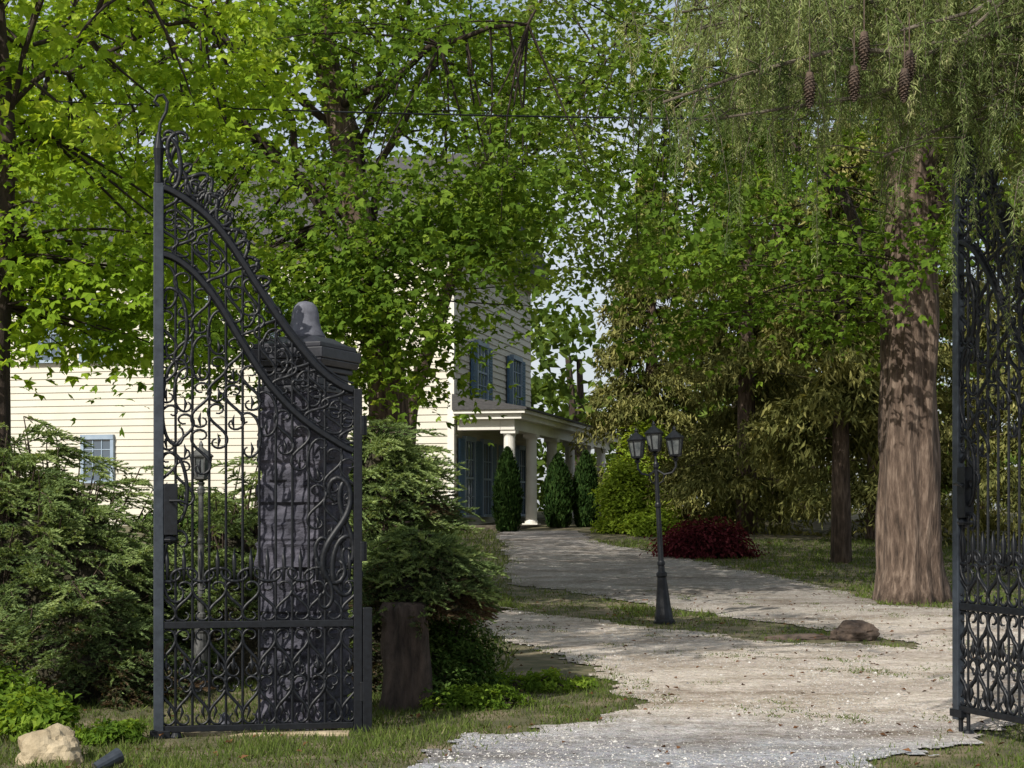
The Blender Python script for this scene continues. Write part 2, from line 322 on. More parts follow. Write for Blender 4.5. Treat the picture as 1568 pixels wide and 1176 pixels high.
    for (u,dz,L,fl) in ((.2,.11,.26,1),(.3,.11,.25,-1),(.4,.11,.25,1),(.5,.1,.22,-1),(.6,.08,.2,1),(.68,.06,.16,-1),(.24,.2,.18,-1),(.36,.2,.16,1)):
        a=math.atan((iu(u+.05)-iu(u-.05))/.1); sc(SS,u,iu(u)+dz,.15,L,a+math.pi/2+.2*fl,.010,fl); sc(CC,u+.03,iu(u+.03)+dz*.8,.11,L*.6,a+math.pi/2,.009,fl)
    for u in np.arange(.1,.7,.07):
        s.tube([(u,0,iu(u)+.03),(u+.02,0,iu(u)+.12),(u+.05,0,iu(u)+.16)],[.006,.02,.002],4)
    s.build('scrollwork',M_iron,E,smooth=True)
    return E
gate('wrought_iron_gate',(-2.47,11.35,.0),math.atan2(.25,1.37))
gate('wrought_iron_gate',(3.19,11.6,.12),math.atan2(-.944,.33),.12)
# ------------------------------------------------------------------ pillars
def pillar(loc,rz):
    E=empty('stone_gate_pillar',loc,rz); S=.25
    s=MB(); NZ=120; NS=16; H=2.45
    vs=[];fs=[]
    per=[]
    for side in range(4):
        for i in range(NS):
            t=-1+2*i/NS; per.append([(t,-1),(1,t),(-t,1),(-1,-t)][side])
    n=len(per); courses=[0]
    while courses[-1]<H: courses.append(courses[-1]+random.uniform(.12,.22))
    for k in range(NZ+1):
        z=H*k/NZ; ci=max(i for i,c in enumerate(courses) if c<=z+1e-6); dj=min(abs(z-c) for c in courses)
        for (x,y) in per:
            p=Vector((x*S,y*S,z)); side=0 if abs(x)>=abs(y) else 1
            q=p*5; q.z=z*6+ci*13
            d=.036*mn.noise(q)+.02*mn.noise(p*17)+.014*mn.noise(Vector((ci*3.3,side*7+x+y,0)))
            if dj<.011: d-=.014
            L=1+d/S; vs.append((x*S*L,y*S*L,z))
    for k in range(NZ):
        for j in range(n): fs.append((k*n+j,k*n+(j+1)%n,(k+1)*n+(j+1)%n,(k+1)*n+j))
    s.add(vs,fs); s.build('shaft',M_stone,E)
    c=MB(); c.box(-.31,.31,-.31,.31,-.15,.06,.015); c.mi=0; c.build('plinth',M_stone,E,bevel=.01)
    c=MB(); q=lambda a,z0,z1,ch=0: c.box(-a,a,-a,a,z0,z1,ch)
    q(.262,2.451,2.50); q(.235,2.502,2.60); q(.26,2.602,2.64); q(.285,2.642,2.69,-.015); q(.305,2.692,2.77); q(.28,2.772,2.81); q(.25,2.812,2.87,.10)
    c.build('cap',M_cap,E,bevel=.008)
    c=MB(); c.lathe([(.15,2.86),(.15,2.885),(.125,2.92),(.105,2.99),(.10,3.05),(.085,3.10),(.055,3.13),(.015,3.14)],n=20); c.build('finial',M_fin,E,smooth=True)
pillar((-1.53,12.02,0),math.radians(-22)); pillar((4.0,10.05,0),math.radians(15))
# ------------------------------------------------------------------ lamp posts
def lampost(loc,lean,name,heads=3,sc=1,mat=M_iron):
    E=empty(name,loc); E.rotation_euler=(0,lean,0); E.scale=(sc,)*3
    p=MB(); p.lathe([(.14,-.03),(.14,.04),(.12,.06),(.115,.12),(.10,.2),(.075,.45),(.06,.6),(.07,.62),(.07,.66),(.045,.68),(.042,.75),(.05,.77),(.05,.8),(.036,.82),(.032,1.5),(.04,1.52),(.04,1.55),(.030,1.57),(.026,2.0),(.038,2.03),(.038,2.07),(.022,2.1)],n=12)
    p.build('post',mat,E,smooth=False)
    def lantern(x,y,z):
        f=MB(); a=.075; t=.108
        f.lathe([(.02,-.09),(.045,-.06),(.02,-.045),(a*1.05,-.02),(a*1.08,0)],(x,y,z),6)
        for j in range(6):
            an=TAU*j/6; f.tube([(x+a*math.cos(an),y+a*math.sin(an),z),(x+t*math.cos(an),y+t*math.sin(an),z+.2)],.010,4)
        f.lathe([(t*1.15,.2),(t*1.2,.215),(t*.6,.27),(t*.25,.30),(.02,.31),(.025,.33),(.005,.37)],(x,y,z),6)
        f.build('lantern_frame',mat,E)
        g=MB(); g.lathe([(a*.9,.002),(t*.92,.198)],(x,y,z),6); g.build('lantern_glass',M_lglass,E)
    if heads==3:
        lantern(0,.05,2.26); f=MB(); f.tube([(0,0,2.08),(0,.03,2.14),(0,.05,2.19)],.014,6)
        for dx,dy in ((-.24,-.06),(.25,-.08)):
            lantern(dx,dy,2.18)
            f.tube([(0,0,2.0),(dx*.4,dy*.4,1.93),(dx*.8,dy*.8,1.95),(dx,dy,2.02),(dx,dy,2.1)],.015,6)
            f.tube([(0,0,1.8),(dx*.3,dy*.3,1.84),(dx*.4,dy*.4,1.93)],.010,5)
        f.build('arms',mat,E)
    else: lantern(0,0,2.19)
lampost((1.97,21,.12),math.radians(-3.0),'street_lamp')
M_lw=simple('weathered_dark_metal',[(.3,(.03,.032,.033)),(.7,(.12,.12,.115))],20,.5,.2)
lampost((-2.72,14.2,.0),0,'garden_lamp_post',1,.86,M_lw)
# ------------------------------------------------------------------ house
H=empty('colonial_house',(.29,44.8,1.05),math.radians(-13))
def siding(mb,axis,a0,a1,fixed,z0,z1,out):
    z=z0; p=.2
    while z<z1:
        zt=min(z+p,z1)
        if axis=='x': vs=[(a0,fixed+out*.028,z),(a1,fixed+out*.028,z),(a1,fixed,zt),(a0,fixed,zt),(a0,fixed,z),(a1,fixed,z)]
        else: vs=[(fixed+out*.028,a0,z),(fixed+out*.028,a1,z),(fixed,a1,zt),(fixed,a0,zt),(fixed,a0,z),(fixed,a1,z)]
        mb.add(vs,[(0,1,2,3),(4,5,1,0)]); z=zt
b=MB(); b.box(-24,-2.0,0,10.1,-1.2,8.1); b.build('walls_core',M_clap,H)
b=MB(); siding(b,'x',-24,-2.1,-.012,0,8.0,-1); siding(b,'y',.1,10.1,-1.988,0,8.0,1); b.build('clapboard',M_clap,H)
b=MB(); b.box(-2.13,-1.94,-.06,.13,-.5,8.1); b.box(-24.2,-1.9,-.2,-.07,7.85,8.1); b.box(-1.93,-1.75,-.1,10.3,7.85,8.1)
b.build('corner_boards_and_frieze',M_white,H)
b=MB(); b.add([(-24.6,-.7,8.05),(-1.4,-.7,8.05),(-1.4,10.8,8.05),(-24.6,10.8,8.05),(-24.6,5.05,11.6),(-1.4,5.05,11.6),(-24.6,-.7,8.2),(-1.4,-.7,8.2),(-1.4,10.8,8.2),(-24.6,10.8,8.2)],[(0,3,2,1),(0,1,7,6),(6,7,5,4),(8,9,4,5),(2,3,9,8),(1,2,8,5,7),(3,0,6,4,9)])
b.build('roof',M_roof,H)
fr=MB(); gl=MB(); sh=MB()
def win(axis,c,fixed,zc,w,h,out,shut=True,door=False):
    def bx(mb,a0,a1,d0,d1,z0,z1):
        lo,hi=sorted((fixed+out*d0,fixed+out*d1))
        if axis=='x': mb.box(a0,a1,lo,hi,z0,z1)
        else: mb.box(lo,hi,a0,a1,z0,z1)
    bx(gl,c-w/2,c+w/2,.0,.05,zc-h/2,zc+h/2)
    t=.1
    bx(fr,c-w/2-t,c-w/2,0,.1,zc-h/2,zc+h/2); bx(fr,c+w/2,c+w/2+t,0,.1,zc-h/2,zc+h/2)
    bx(fr,c-w/2-t,c+w/2+t,0,.12,zc+h/2+.001,zc+h/2+.14); bx(fr,c-w/2-t-.03,c+w/2+t+.03,0,.14,zc-h/2-.08,zc-h/2-.001)
    bx(fr,c-w/2,c+w/2,.051,.08,zc-.03,zc+.03)
    for k in (-1,1): bx(fr,c+k*w/6-.014,c+k*w/6+.014,.051,.072,zc-h/2,zc+h/2)
    for k in (-1,1): bx(fr,c-w/2,c+w/2,.051,.069,zc+k*h/4-.013,zc+k*h/4+.013)
    if shut:
        for k in (-1,1):
            s0=c+k*(w/2+t+.02+.27); bx(sh,s0-.26,s0+.26,.03,.085,zc-h/2-.03,zc+h/2+.05)
            for j in range(int(h/.09)): bx(sh,s0-.21,s0+.21,.086,.1,zc-h/2+.04+j*.09,zc-h/2+.09+j*.09)
for u in (-21.5,-18.6,-14.4,-12.75,-9.8,-7.0): win('x',u,-.03,5.75,.95,1.6,-1,False)
for u in (-21.5,-18.6,-12.75): win('x',u,-.03,2.0,.85,1.2,-1,False)
for v in (3.0,7.6): win('y',v,-1.96,4.6,1.15,1.55,1)
for v in (1.5,3.6,8.4): win('y',v,-1.96,1.45,1.0,2.1,1)
win('y',6.0,-1.96,1.25,1.1,2.3,1,False)
fr.build('window_frames',M_frame,H); gl.build('window_glass',M_glass,H); sh.build('shutters',M_shut,H)
p=MB(); p.box(-1.9,0,-.1,16.3,-.8,.1); p.build('porch_floor',M_barkgrey,H)
p=MB()
for v in (.35,3.2,6.2,9.2,12.2,15.2):
    p.lathe([(.2,.12),(.2,.2),(.175,.24),(.175,.6),(.16,2.55),(.165,2.6),(.2,2.66)],(-.45,v,.0),16); p.box(-.66,-.24,v-.21,v+.21,2.662,2.76); p.box(-.68,-.22,v-.23,v+.23,.102,.14)
p.build('porch_columns',M_white,H,smooth=False)
p=MB(); p.box(-.65,-.25,.1,16,2.762,3.05); p.box(-1.9,-.66,.1,.5,2.762,3.05); p.box(-1.93,.0,-.15,16.3,3.052,3.2); p.box(-1.93,.12,-.27,16.4,3.202,3.3)
p.build('porch_entablature',M_white,H)
p=MB(); p.add([(-1.93,-.33,3.302),(.18,-.33,3.302),(.18,16.5,3.302),(-1.93,16.5,3.302),(-1.93,-.33,3.75),(.18,-.33,3.36),(.18,16.5,3.36),(-1.93,16.5,3.75)],[(0,3,2,1),(4,5,6,7),(0,1,5,4),(1,2,6,5),(2,3,7,6),(3,0,4,7)])
p.build('porch_roof',M_roof,H)
# ------------------------------------------------------------------ broadleaf trees
def bez(a,b,c,n=8):
    return [tuple((1-t)**2*np.array(a)+2*t*(1-t)*np.array(b)+t*t*np.array(c)) for t in np.linspace(0,1,n)]
def maple(name,trunk,r0,r1,cc,rad,K,npc,leafL,mat,cr=.9,lobed=True,bark=M_bark,nl=14,flat=.28,zmin=None,tb=.5,sides=20,extra=None,limblow=-.25):
    E=empty(name,trunk[0]); o=np.array(trunk[0]); cc=np.array(cc); rad=np.array(rad)
    T=np.array(trunk); ts=np.linspace(0,1,len(T)); tt=np.linspace(0,1,30)
    tp=np.stack([np.interp(tt,ts,T[:,i]) for i in range(3)],1)
    w=MB(); rr=list(np.interp(tt,[0,.06,1],[r0*1.25,r0,r1]))
    w.tube([tuple(p-o) for p in tp],rr,sides,jit=.22)
    w.build('trunk',bark,E,smooth=True)
    w=MB(); S=[tp[12:]]
    for k in range(nl):
        t=R.uniform(.45,1); st=np.array([np.interp(t,tt,tp[:,i]) for i in range(3)])
        d=R.normal(size=3); d/=np.linalg.norm(d); d[2]=abs(d[2])*.7+limblow
        en=cc+d*rad*.8
        mid=(st+en)/2+np.array([0,0,.15*np.linalg.norm(en-st)])+R.normal(size=3)*.3
        pts=np.array(bez(st,mid,en,10)); pts[2:-1]+=R.normal(size=(7,3))*.07; S.append(pts)
        a=np.interp(t,[0,1],[r0,r1])*.34; w.tube([tuple(p-o) for p in pts],list(np.linspace(a,.02,10)),8)
    S=np.concatenate(S)
    d=R.normal(size=(K,3)); d/=np.linalg.norm(d,axis=1,keepdims=True); C=cc+d*rad*(R.random((K,1))**.45)*1.03
    if zmin is not None: C[:,2]=np.maximum(C[:,2],zmin+R.uniform(0,1.2,K))
    if extra is not None: C=np.concatenate([C,np.array(extra)])
    F=Fol()
    for c in C:
        i=np.argmin(((S-c)**2).sum(1)); s0=S[i]; mid=(s0+c)/2+np.array([0,0,.1])+R.normal(size=3)*.12
        w.tube([tuple(p-o) for p in bez(s0,mid,c,5)],list(np.linspace(.022,.006,5)),3,caps=False)
        r=cr*R.uniform(.6,1.35); n=int(npc*R.uniform(.6,1.3)*(r/cr)**1.5); g=R.normal(size=(n,3))*np.array([.5,.5,.5*flat])*r
        g[:,2]-=.25*(g[:,0]**2+g[:,1]**2)/r
        tilt=R.normal(size=2)*.25; g[:,2]+=g[:,0]*tilt[0]+g[:,1]*tilt[1]
        N=R.normal(size=(n,3))*.55; N[:,2]+=.8; N[:,1]-=.35; Dd=g.copy(); Dd+=R.normal(size=(n,3))*.3*r; Dd[:,2]-=.2*r
        ti=np.clip(tb+R.normal()*.2+R.normal(0,.1,n)+(c[2]-cc[2])/rad[2]*.12,0,1)
        L=leafL*R.uniform(.6,1.25,n)
        (F.lobed if lobed else F.leaves)(c+g-o,N,Dd,L,L*(.62 if lobed else .85),ti)
    w.build('limbs',M_barkdark,E,smooth=True); F.build('foliage',mat,E); return E
M_m1=foliage('maple_leaves',[(0,(.045,.09,.016)),(.45,(.14,.24,.033)),(.8,(.27,.39,.055)),(1,(.42,.53,.10))],.5)
M_m2=foliage('maple_leaves_bright',[(0,(.10,.18,.02)),(.45,(.23,.37,.033)),(.8,(.38,.53,.05)),(1,(.52,.64,.10))],.5)
M_m3=foliage('tree_leaves_cool',[(0,(.05,.09,.025)),(.5,(.17,.25,.055)),(1,(.32,.42,.11))],.45)
def rb(n,x0,x1,y0,y1,z0,z1): return [tuple(q) for q in R.uniform((x0,y0,z0),(x1,y1,z1),(n,3))]
maple('maple_tree',[(-1.75,24,.1),(-1.85,24,3.4),(-2.2,24,5.5),(-2.75,24,8.3),(-3,24.2,12)],.33,.12,(-2.8,23.5,8.4),(5.2,4.5,4.6),210,105,.115,M_m1,.95,lobed=True,nl=16,zmin=4.6,tb=.5,
  extra=rb(60,-5.2,-1.3,20.5,25,3.7,5.4)+rb(18,-3.2,-.9,21,25,3.2,4.3)+rb(26,-1.4,.4,21,25,4.6,6.4))
maple('maple_tree',[(-4.72,15,0),(-4.75,15,3),(-4.65,15,5),(-4.9,15,8)],.12,.06,(-4.9,15.4,6.0),(2.7,2.2,2.2),115,85,.10,M_m2,.55,nl=9,bark=M_barkdark,zmin=4.0,tb=.6,sides=12,limblow=.1,
  extra=rb(38,-5.2,-3.0,14.5,16.8,3.15,4.3))
maple('maple_tree',[(-2.6,38,.8),(-2.4,38,4),(-1.0,37,8),(.5,36,13)],.22,.08,(.9,34,10.0),(4.8,4.5,4.8),115,150,.15,M_m3,1.2,lobed=False,zmin=6.8,tb=.5)
maple('maple_tree',[(6.07,24.75,.1),(6.05,24.75,3),(6.1,24.8,6.5),(6.2,25,12)],.47,.3,(5.6,25.2,7.8),(4.4,4,3.2),120,85,.12,M_m1,.95,lobed=True,nl=12,zmin=4.9,tb=.45,sides=48,limblow=.2,
  extra=rb(24,2.0,6,22.5,26,4.3,5.8)+rb(22,1.8,4.2,24,27,5.4,8.5))
maple('maple_tree',[(-10.6,30,.4),(-10.5,30,4),(-10.0,30,9)],.3,.12,(-8,29,10.2),(5.5,5,5.0),100,130,.15,M_m2,1.2,lobed=False,zmin=6.6,tb=.4)
# out-of-view maple added left of the gate to dapple the bend of the drive
maple('maple_tree',[(-6.6,8.6,0),(-6.5,8.7,3),(-6.0,9.0,6),(-5.0,9.8,8.6)],.2,.08,(-3.9,10.6,8.9),(2.7,2.3,1.5),44,120,.11,M_m1,.6,lobed=False,nl=8,zmin=7.4,tb=.5)
# ------------------------------------------------------------------ conifers
M_sp=foliage('spruce_olive',[(0,(.04,.05,.016)),(.45,(.17,.18,.06)),(.8,(.37,.355,.125)),(1,(.54,.49,.22))],.28)
M_spn=foliage('spruce_near',[(0,(.05,.08,.03)),(.45,(.14,.19,.065)),(.8,(.28,.33,.13)),(1,(.48,.45,.25))],.3)
def spruce(base,h,rb,nb=100,name='spruce_tree',mat=M_sp,low=.3,tr=.28):
    E=empty(name,base); w=MB(); w.tube([(0,0,-.1),(0,0,h*.5),(0,0,h)],[tr,tr*.6,.02],12,jit=.2); 
    F=Fol()
    for k in range(nb):
        t=(k+R.random())/nb; z=low+(h-low)*t**.9; L=rb*(1-t)**.75*R.uniform(.65,1.15)+.25; a=R.uniform(0,TAU)
        n=12; s=np.linspace(0.1,1,n); x=math.cos(a)*L*s; y=math.sin(a)*L*s; zz=z+L*(.12*s-.38*s**2+.12*s**4)
        pts=np.stack([x,y,zz],1); 
        if k%3==0: w.tube([tuple(p) for p in pts[::3]],[.03,.02,.012,.006],3,caps=False)
        m=int(95*L/rb)+22
        si=R.uniform(.15,1,m); P=np.stack([np.interp(si,s,pts[:,i]) for i in range(3)],1)
        side=np.array([-math.sin(a),math.cos(a),0]); off=R.normal(size=m)*.22*L*(1.1-si*.6); P+=side*off[:,None]; P[:,2]-=np.abs(off)*.35
        hang=R.uniform(.1,.7,m)*(.5+.5*si)
        for q in range(4):
            f=(q+R.random(m))/4; PP=P.copy(); PP[:,2]-=hang*f; PP+=R.normal(size=(m,3))*.03
            Dd=R.normal(size=(m,3))*.4; Dd[:,2]-=1.0; Dd[:,:2]+=np.array([math.cos(a),math.sin(a)])*.25
            F.leaves(PP,R.normal(size=(m,3)),Dd,R.uniform(.14,.30,m),R.uniform(.04,.085,m),np.clip(.30+.3*si+R.normal(0,.19)+R.normal(0,.1,m)-.15*f,0,1))
    w.build('trunk',M_bark,E,smooth=True); F.build('foliage',mat,E)
for (x,y,h,rbb) in ((4.3,50,11,2.5),(6.2,43,13,2.7),(9.0,40,14,2.9),(12.5,38,13,3.0),(16,37,13,3),(8.2,50,16,3),(12,47,16,3)):
    spruce((x,y,float(gz(y))),h,rbb)
spruce((6.6,32.6,.5),9,1.7,60,low=2.5,tr=.2)
# arborvitae
M_arb=foliage('arborvitae',[(0,(.01,.025,.008)),(.5,(.03,.06,.015)),(1,(.08,.13,.035))],.1)
def arbor(base,h,r):
    F=Fol(); n=5000; t=R.random(n); a=R.uniform(0,TAU,n); rr=r*np.sin(np.pi*np.clip(t*.8+.2,0,1))**.7*(R.random(n)**.25)*(1+.12*np.sin(a*5+t*20))
    P=np.stack([rr*np.cos(a),rr*np.sin(a),t*h],1); Dd=np.stack([np.cos(a)*.3,np.sin(a)*.3,np.ones(n)],1)+R.normal(size=(n,3))*.2
    F.leaves(P,np.stack([np.cos(a),np.sin(a),0*a],1)+R.normal(size=(n,3))*.5,Dd,.14,.05,np.clip(.4+R.normal(0,.2,n),0,1))
    E=empty('arborvitae_shrub',base); F.build('foliage',M_arb,E); w=MB(); w.tube([(0,0,-.05),(0,0,h*.8)],[.06,.02],6); w.build('stem',M_barkdark,E)
arbor((-.12,43.6,.98),2.2,.36); arbor((1.3,45.8,1.07),2.0,.40); arbor((2.1,46.2,1.08),2.1,.36)
# generic leafy bush
def bush(name,base,rad,n,L,mat,up=.3,tb=.5,weep=0):
    E=empty(name,base); F=Fol(); K=max(12,n//60); rad=np.array(rad)
    d=R.normal(size=(K,3)); d/=np.linalg.norm(d,axis=1,keepdims=True); d[:,2]=np.abs(d[:,2]); C=d*rad*(R.random((K,1))**.3)*.9; w=MB()
    for c in C:
        m=60; g=R.normal(size=(m,3))*rad.min()*np.array([.2,.2,.12]); N=c/rad+R.normal(size=(m,3))*.5; N[:,2]+=.5
        Dd=g+R.normal(size=(m,3))*.15; Dd[:,2]+=up-weep
        F.leaves(c+g,N,Dd,L*R.uniform(.6,1.2,m),L*.5,np.clip(tb+R.normal()*.18+R.normal(0,.12,m),0,1))
        w.tube(bez((0,0,-.03),(c[0]*.3,c[1]*.3,c[2]*.8),c,4),[.02,.014,.01,.004],3,caps=False)
    w.build('stems',M_barkdark,E); F.build('foliage',mat,E)
M_red=foliage('red_maple_leaves',[(0,(.03,.007,.01)),(.5,(.09,.018,.026)),(1,(.19,.05,.055))],.3)
M_yel=foliage('yellow_green_leaves',[(0,(.10,.15,.018)),(.5,(.24,.34,.04)),(1,(.38,.48,.08))],.45)
M_dk=foliage('dark_evergreen_leaves',[(0,(.012,.028,.008)),(.5,(.04,.08,.018)),(1,(.12,.18,.045))],.15)
bush('japanese_maple_shrub',(4.05,34.3,.62),(1.05,.8,.78),7000,.11,M_red,weep=.6)
bush('yellow_green_shrub',(3.0,43,.95),(.75,.8,2.2),8000,.15,M_yel)
bush('garden_shrub',(3.6,42,.9),(.8,.7,.8),4000,.13,M_yel,tb=.35)
bush('garden_shrub',(3.9,48.5,1.1),(1.0,1.2,3.4),8000,.18,M_yel,tb=.6)
bush('boxwood_shrub',(-.52,13.9,.02),(.42,.45,.85),8000,.05,M_dk,tb=.6)
bush('boxwood_shrub',(-.62,13.2,.0),(.35,.3,.4),4000,.05,M_dk,tb=.7)
bush('fern_plant',(-3.3,11.3,0),(.28,.25,.35),2500,.07,M_m1,tb=.55)
bush('weed_plant',(-3.9,12.2,0),(.5,.4,.4),4000,.06,M_m1,tb=.4)
bush('weed_plant',(-2.75,11.2,0),(.3,.3,.14),1600,.05,M_m1,tb=.3)
bush('weed_plant',(-.35,13.0,0),(.5,.3,.2),2600,.05,M_m1,tb=.35)
bush('weed_plant',(.2,14.2,.02),(.7,.5,.16),3000,.05,M_m1,tb=.45)
for (x,y,r,h) in ((-2.5,42.5,1.2,.9),(-5,42.5,1.5,1.2),(-8.5,43.5,1.6,1.3)): bush('foundation_shrub',(x,y,.95),(r,.8,h),4000,.16,M_dk,tb=.7)
# ------------------------------------------------------------------ junipers
M_jun=foliage('juniper',[(0,(.065,.042,.025)),(.2,(.17,.12,.075)),(.31,(.05,.075,.036)),(.55,(.14,.205,.078)),(.82,(.28,.37,.135)),(1,(.43,.50,.22))],.28)
def juniper(base,rad,K,ns=15,brown=0.0):
    E=empty('juniper_bush',base); F=Fol(); rad=np.array(rad); w=MB()
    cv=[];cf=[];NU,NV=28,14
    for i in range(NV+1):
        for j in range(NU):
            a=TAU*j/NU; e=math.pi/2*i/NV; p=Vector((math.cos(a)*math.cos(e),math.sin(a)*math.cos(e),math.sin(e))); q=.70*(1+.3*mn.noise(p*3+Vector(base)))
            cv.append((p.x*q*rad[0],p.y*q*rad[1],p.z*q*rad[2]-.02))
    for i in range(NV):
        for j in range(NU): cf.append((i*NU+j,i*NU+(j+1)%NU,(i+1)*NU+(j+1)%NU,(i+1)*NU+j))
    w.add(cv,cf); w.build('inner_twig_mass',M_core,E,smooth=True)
    w=MB()
    for k in range(K):
        a=R.uniform(0,TAU)
        if math.sin(a)>.35 and R.random()<.6: a=-a
        e=math.asin(R.uniform(.0,1)); d=np.array([math.cos(a)*math.cos(e),math.sin(a)*math.cos(e),math.sin(e)])
        q=R.uniform(.74,.99)*(1+.10*math.sin(a*5+k)); c=d*rad*q
        od=np.array([math.cos(a),math.sin(a),0]); od=od*(.35+math.cos(e))+R.normal(size=3)*.3; od[2]=R.uniform(-.1,.3); od/=np.linalg.norm(od)
        sd0=np.cross(od,[0,0,1]); sd0/=np.linalg.norm(sd0)+1e-9
        c0=c-od*.25; w.tube(bez(c*.45,c*.7+np.array([0,0,.1]),c0,4),[.02,.015,.01,.006],3,caps=False)
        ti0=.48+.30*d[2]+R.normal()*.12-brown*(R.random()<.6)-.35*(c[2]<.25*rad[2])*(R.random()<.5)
        LL=R.uniform(.25,.48); tw=R.normal()*.25; droop=R.uniform(.1,.5)
        w.tube([tuple(c0+od*LL*f-np.array([0,0,droop*LL*f*f])) for f in (0,.4,.8,1)],[.006,.005,.003,.001],3,caps=False)
        for s in range(ns):
            f=(s+R.random())/ns; sg=1 if s%2 else -1; b=c0+od*LL*f-np.array([0,0,droop*LL*f*f])
            L=R.uniform(.10,.17)*(1.15-.65*abs(f-.4)); dr=od*.9+sd0*sg*R.uniform(.4,1.3)*(1.1-.6*f)+np.array([0,0,tw*sg-.5*droop*f+.2])+R.normal(size=3)*.18; dr/=np.linalg.norm(dr); n=32
            t=R.random(n); P=b+dr*(t*L)[:,None]; P[:,2]-=.3*L*t**2
            sd=R.normal(size=(n,3)); sd[:,2]*=.5; Dd=dr+sd*.6*(1.2-t)[:,None]
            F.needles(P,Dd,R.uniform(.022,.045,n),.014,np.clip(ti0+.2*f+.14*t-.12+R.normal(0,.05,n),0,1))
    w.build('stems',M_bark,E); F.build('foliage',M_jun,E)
juniper((-4.5,14.8,0),(1.9,1.5,2.4),760)
juniper((-2.55,15.4,0),(1.1,1.1,2.05),300)
juniper((-1.12,14.4,0),(.76,.75,1.95),300)
juniper((-.74,13.35,.8),(.54,.45,.66),180,brown=.3)
juniper((-3.6,13.5,0),(.9,.6,1.0),200,brown=.38)
juniper((-1.15,14.6,1.55),(.60,.5,.92),170)
# stump under the juniper
w=MB(); w.tube([(0,0,-.1),(0.01,0,.1),(0.02,0,.3),(0,0,.5),(.01,0,.7),(-.01,0,.82),(-.01,0,.86)],[.23,.19,.175,.18,.17,.18,.14],28,jit=.45); o=w.build('tree_stump',M_stump,smooth=True); o.location=(-.86,12.95,0)
# ------------------------------------------------------------------ near drooping spruce
E=empty('weeping_spruce_tree',(8.6,12.2,0)); o=np.array([8.6,12.2,0]); F=Fol(); w=MB()
w.tube([(0,0,-.1),(0,0,6),(0,0,12)],[.42,.33,.2],20,jit=.25)
def strand(b,L,az,tt0):
    n=int(L*230)+20; t=R.random(n)**.9; cur=np.array([math.cos(az),math.sin(az),0])*.16*L
    P=b+cur*(np.sin(t*2.2))[:,None]; P[:,2]-=L*t; P+=R.normal(size=(n,3))*np.array([.026,.026,.01])*(1.1-.7*t)[:,None]; r=R.normal(size=(n,3))*.8; r[:,2]=-1.0
    F.needles(P-o,r,R.uniform(.03,.075,n)*(1.15-.5*t),.0075,np.clip(tt0+.3*t+R.normal()*.12+R.normal(0,.1,n),0,1))
    q=np.linspace(0,1,4); w.tube([tuple(b+cur*math.sin(k*2.2)-np.array([0,0,L*k])-o) for k in q],[.004,.003,.002,.001],3,caps=False)
ends=[]
def er(n,y0,y1,px0,px1,py0,py1,z=0):
    for _ in range(n):
        y=R.uniform(y0,y1); ends.append((y*R.uniform(px0,px1),y,1.6+y*R.uniform(py0,py1)))
er(12,8.5,12,.10,.24,.26,.33); er(14,9,14,.20,.36,.20,.33); er(12,11,17,.10,.34,.24,.34); er(9,9.5,13,.27,.36,.12,.22); er(7,9,12,.08,.15,.24,.31)
for (x,y,z) in ends:
    en=np.array([x,y,z]); st=np.array([8.6,12.2,z+R.uniform(.6,2.2)]); mid=(st+en)/2+np.array([0,(y-12)*.3,R.uniform(.3,.9)])
    pts=np.array(bez(st,mid,en,16)); pts[3:-1]+=R.normal(size=(12,3))*.05
    w.tube([tuple(p-o) for p in pts],list(np.linspace(.045,.007,16)),6)
    tb0=.36+R.normal()*.17
    for j in range(60):
        s=R.uniform(.35,1)**.7; b=np.array([np.interp(s,np.linspace(0,1,16),pts[:,i]) for i in range(3)])
        so=R.normal(size=3)*np.array([.2,.24,.06]); w.tube([tuple(b-o),tuple(b+so*.6+np.array([0,0,.03])-o),tuple(b+so-o)],[.006,.004,.003],3,caps=False)
        m=26; tq=R.random(m); Dd=np.array(so)[None,:]*2+R.normal(size=(m,3))*.5; F.needles(b+so*tq[:,None]+R.normal(size=(m,3))*.02-o,Dd,R.uniform(.04,.09,m),.009,np.clip(tb0+.1+R.normal(0,.12,m),0,1))
        strand(b+so,R.uniform(.12,.48)*(1 if R.random()<.9 else 2.1),R.uniform(0,TAU),tb0)
w.build('trunk_and_branches',M_barkgrey,E); F.build('needle_sprays',M_spn,E)
c=MB()
for (x,y,z,L) in ((1.54,8.4,3.86,.17),(1.80,8.3,4.04,.18),(1.76,8.35,3.88,.17),(2.03,8.4,3.88,.16),(2.08,8.5,4.0,.15)):
    c.tube([(x-o[0],y-o[1],z+.2),(x-o[0],y-o[1],z)],.004,4)
    c.tube([(x-o[0],y-o[1],z),(x-o[0],y-o[1],z-L*.5),(x-o[0],y-o[1],z-L)],[.018,.03,.008],8)
    for k in range(110):
        t=k/110; a=k*2.39996; rr=.034*math.sin(math.pi*min(1,t*.85+.12))**.7; zz=z-L*t
        ca,sa=math.cos(a),math.sin(a); bx,by=x-o[0],y-o[1]
        c.add([(bx+ca*rr*.4-sa*.010,by+sa*rr*.4+ca*.010,zz),(bx+ca*rr*.4+sa*.010,by+sa*rr*.4-ca*.010,zz),(bx+ca*rr*1.15+sa*.007,by+sa*rr*1.15-ca*.007,zz-.016),(bx+ca*rr*1.15-sa*.007,by+sa*rr*1.15+ca*.007,zz-.016)],[(0,1,2,3)])
c.build('cones',M_cone,E)
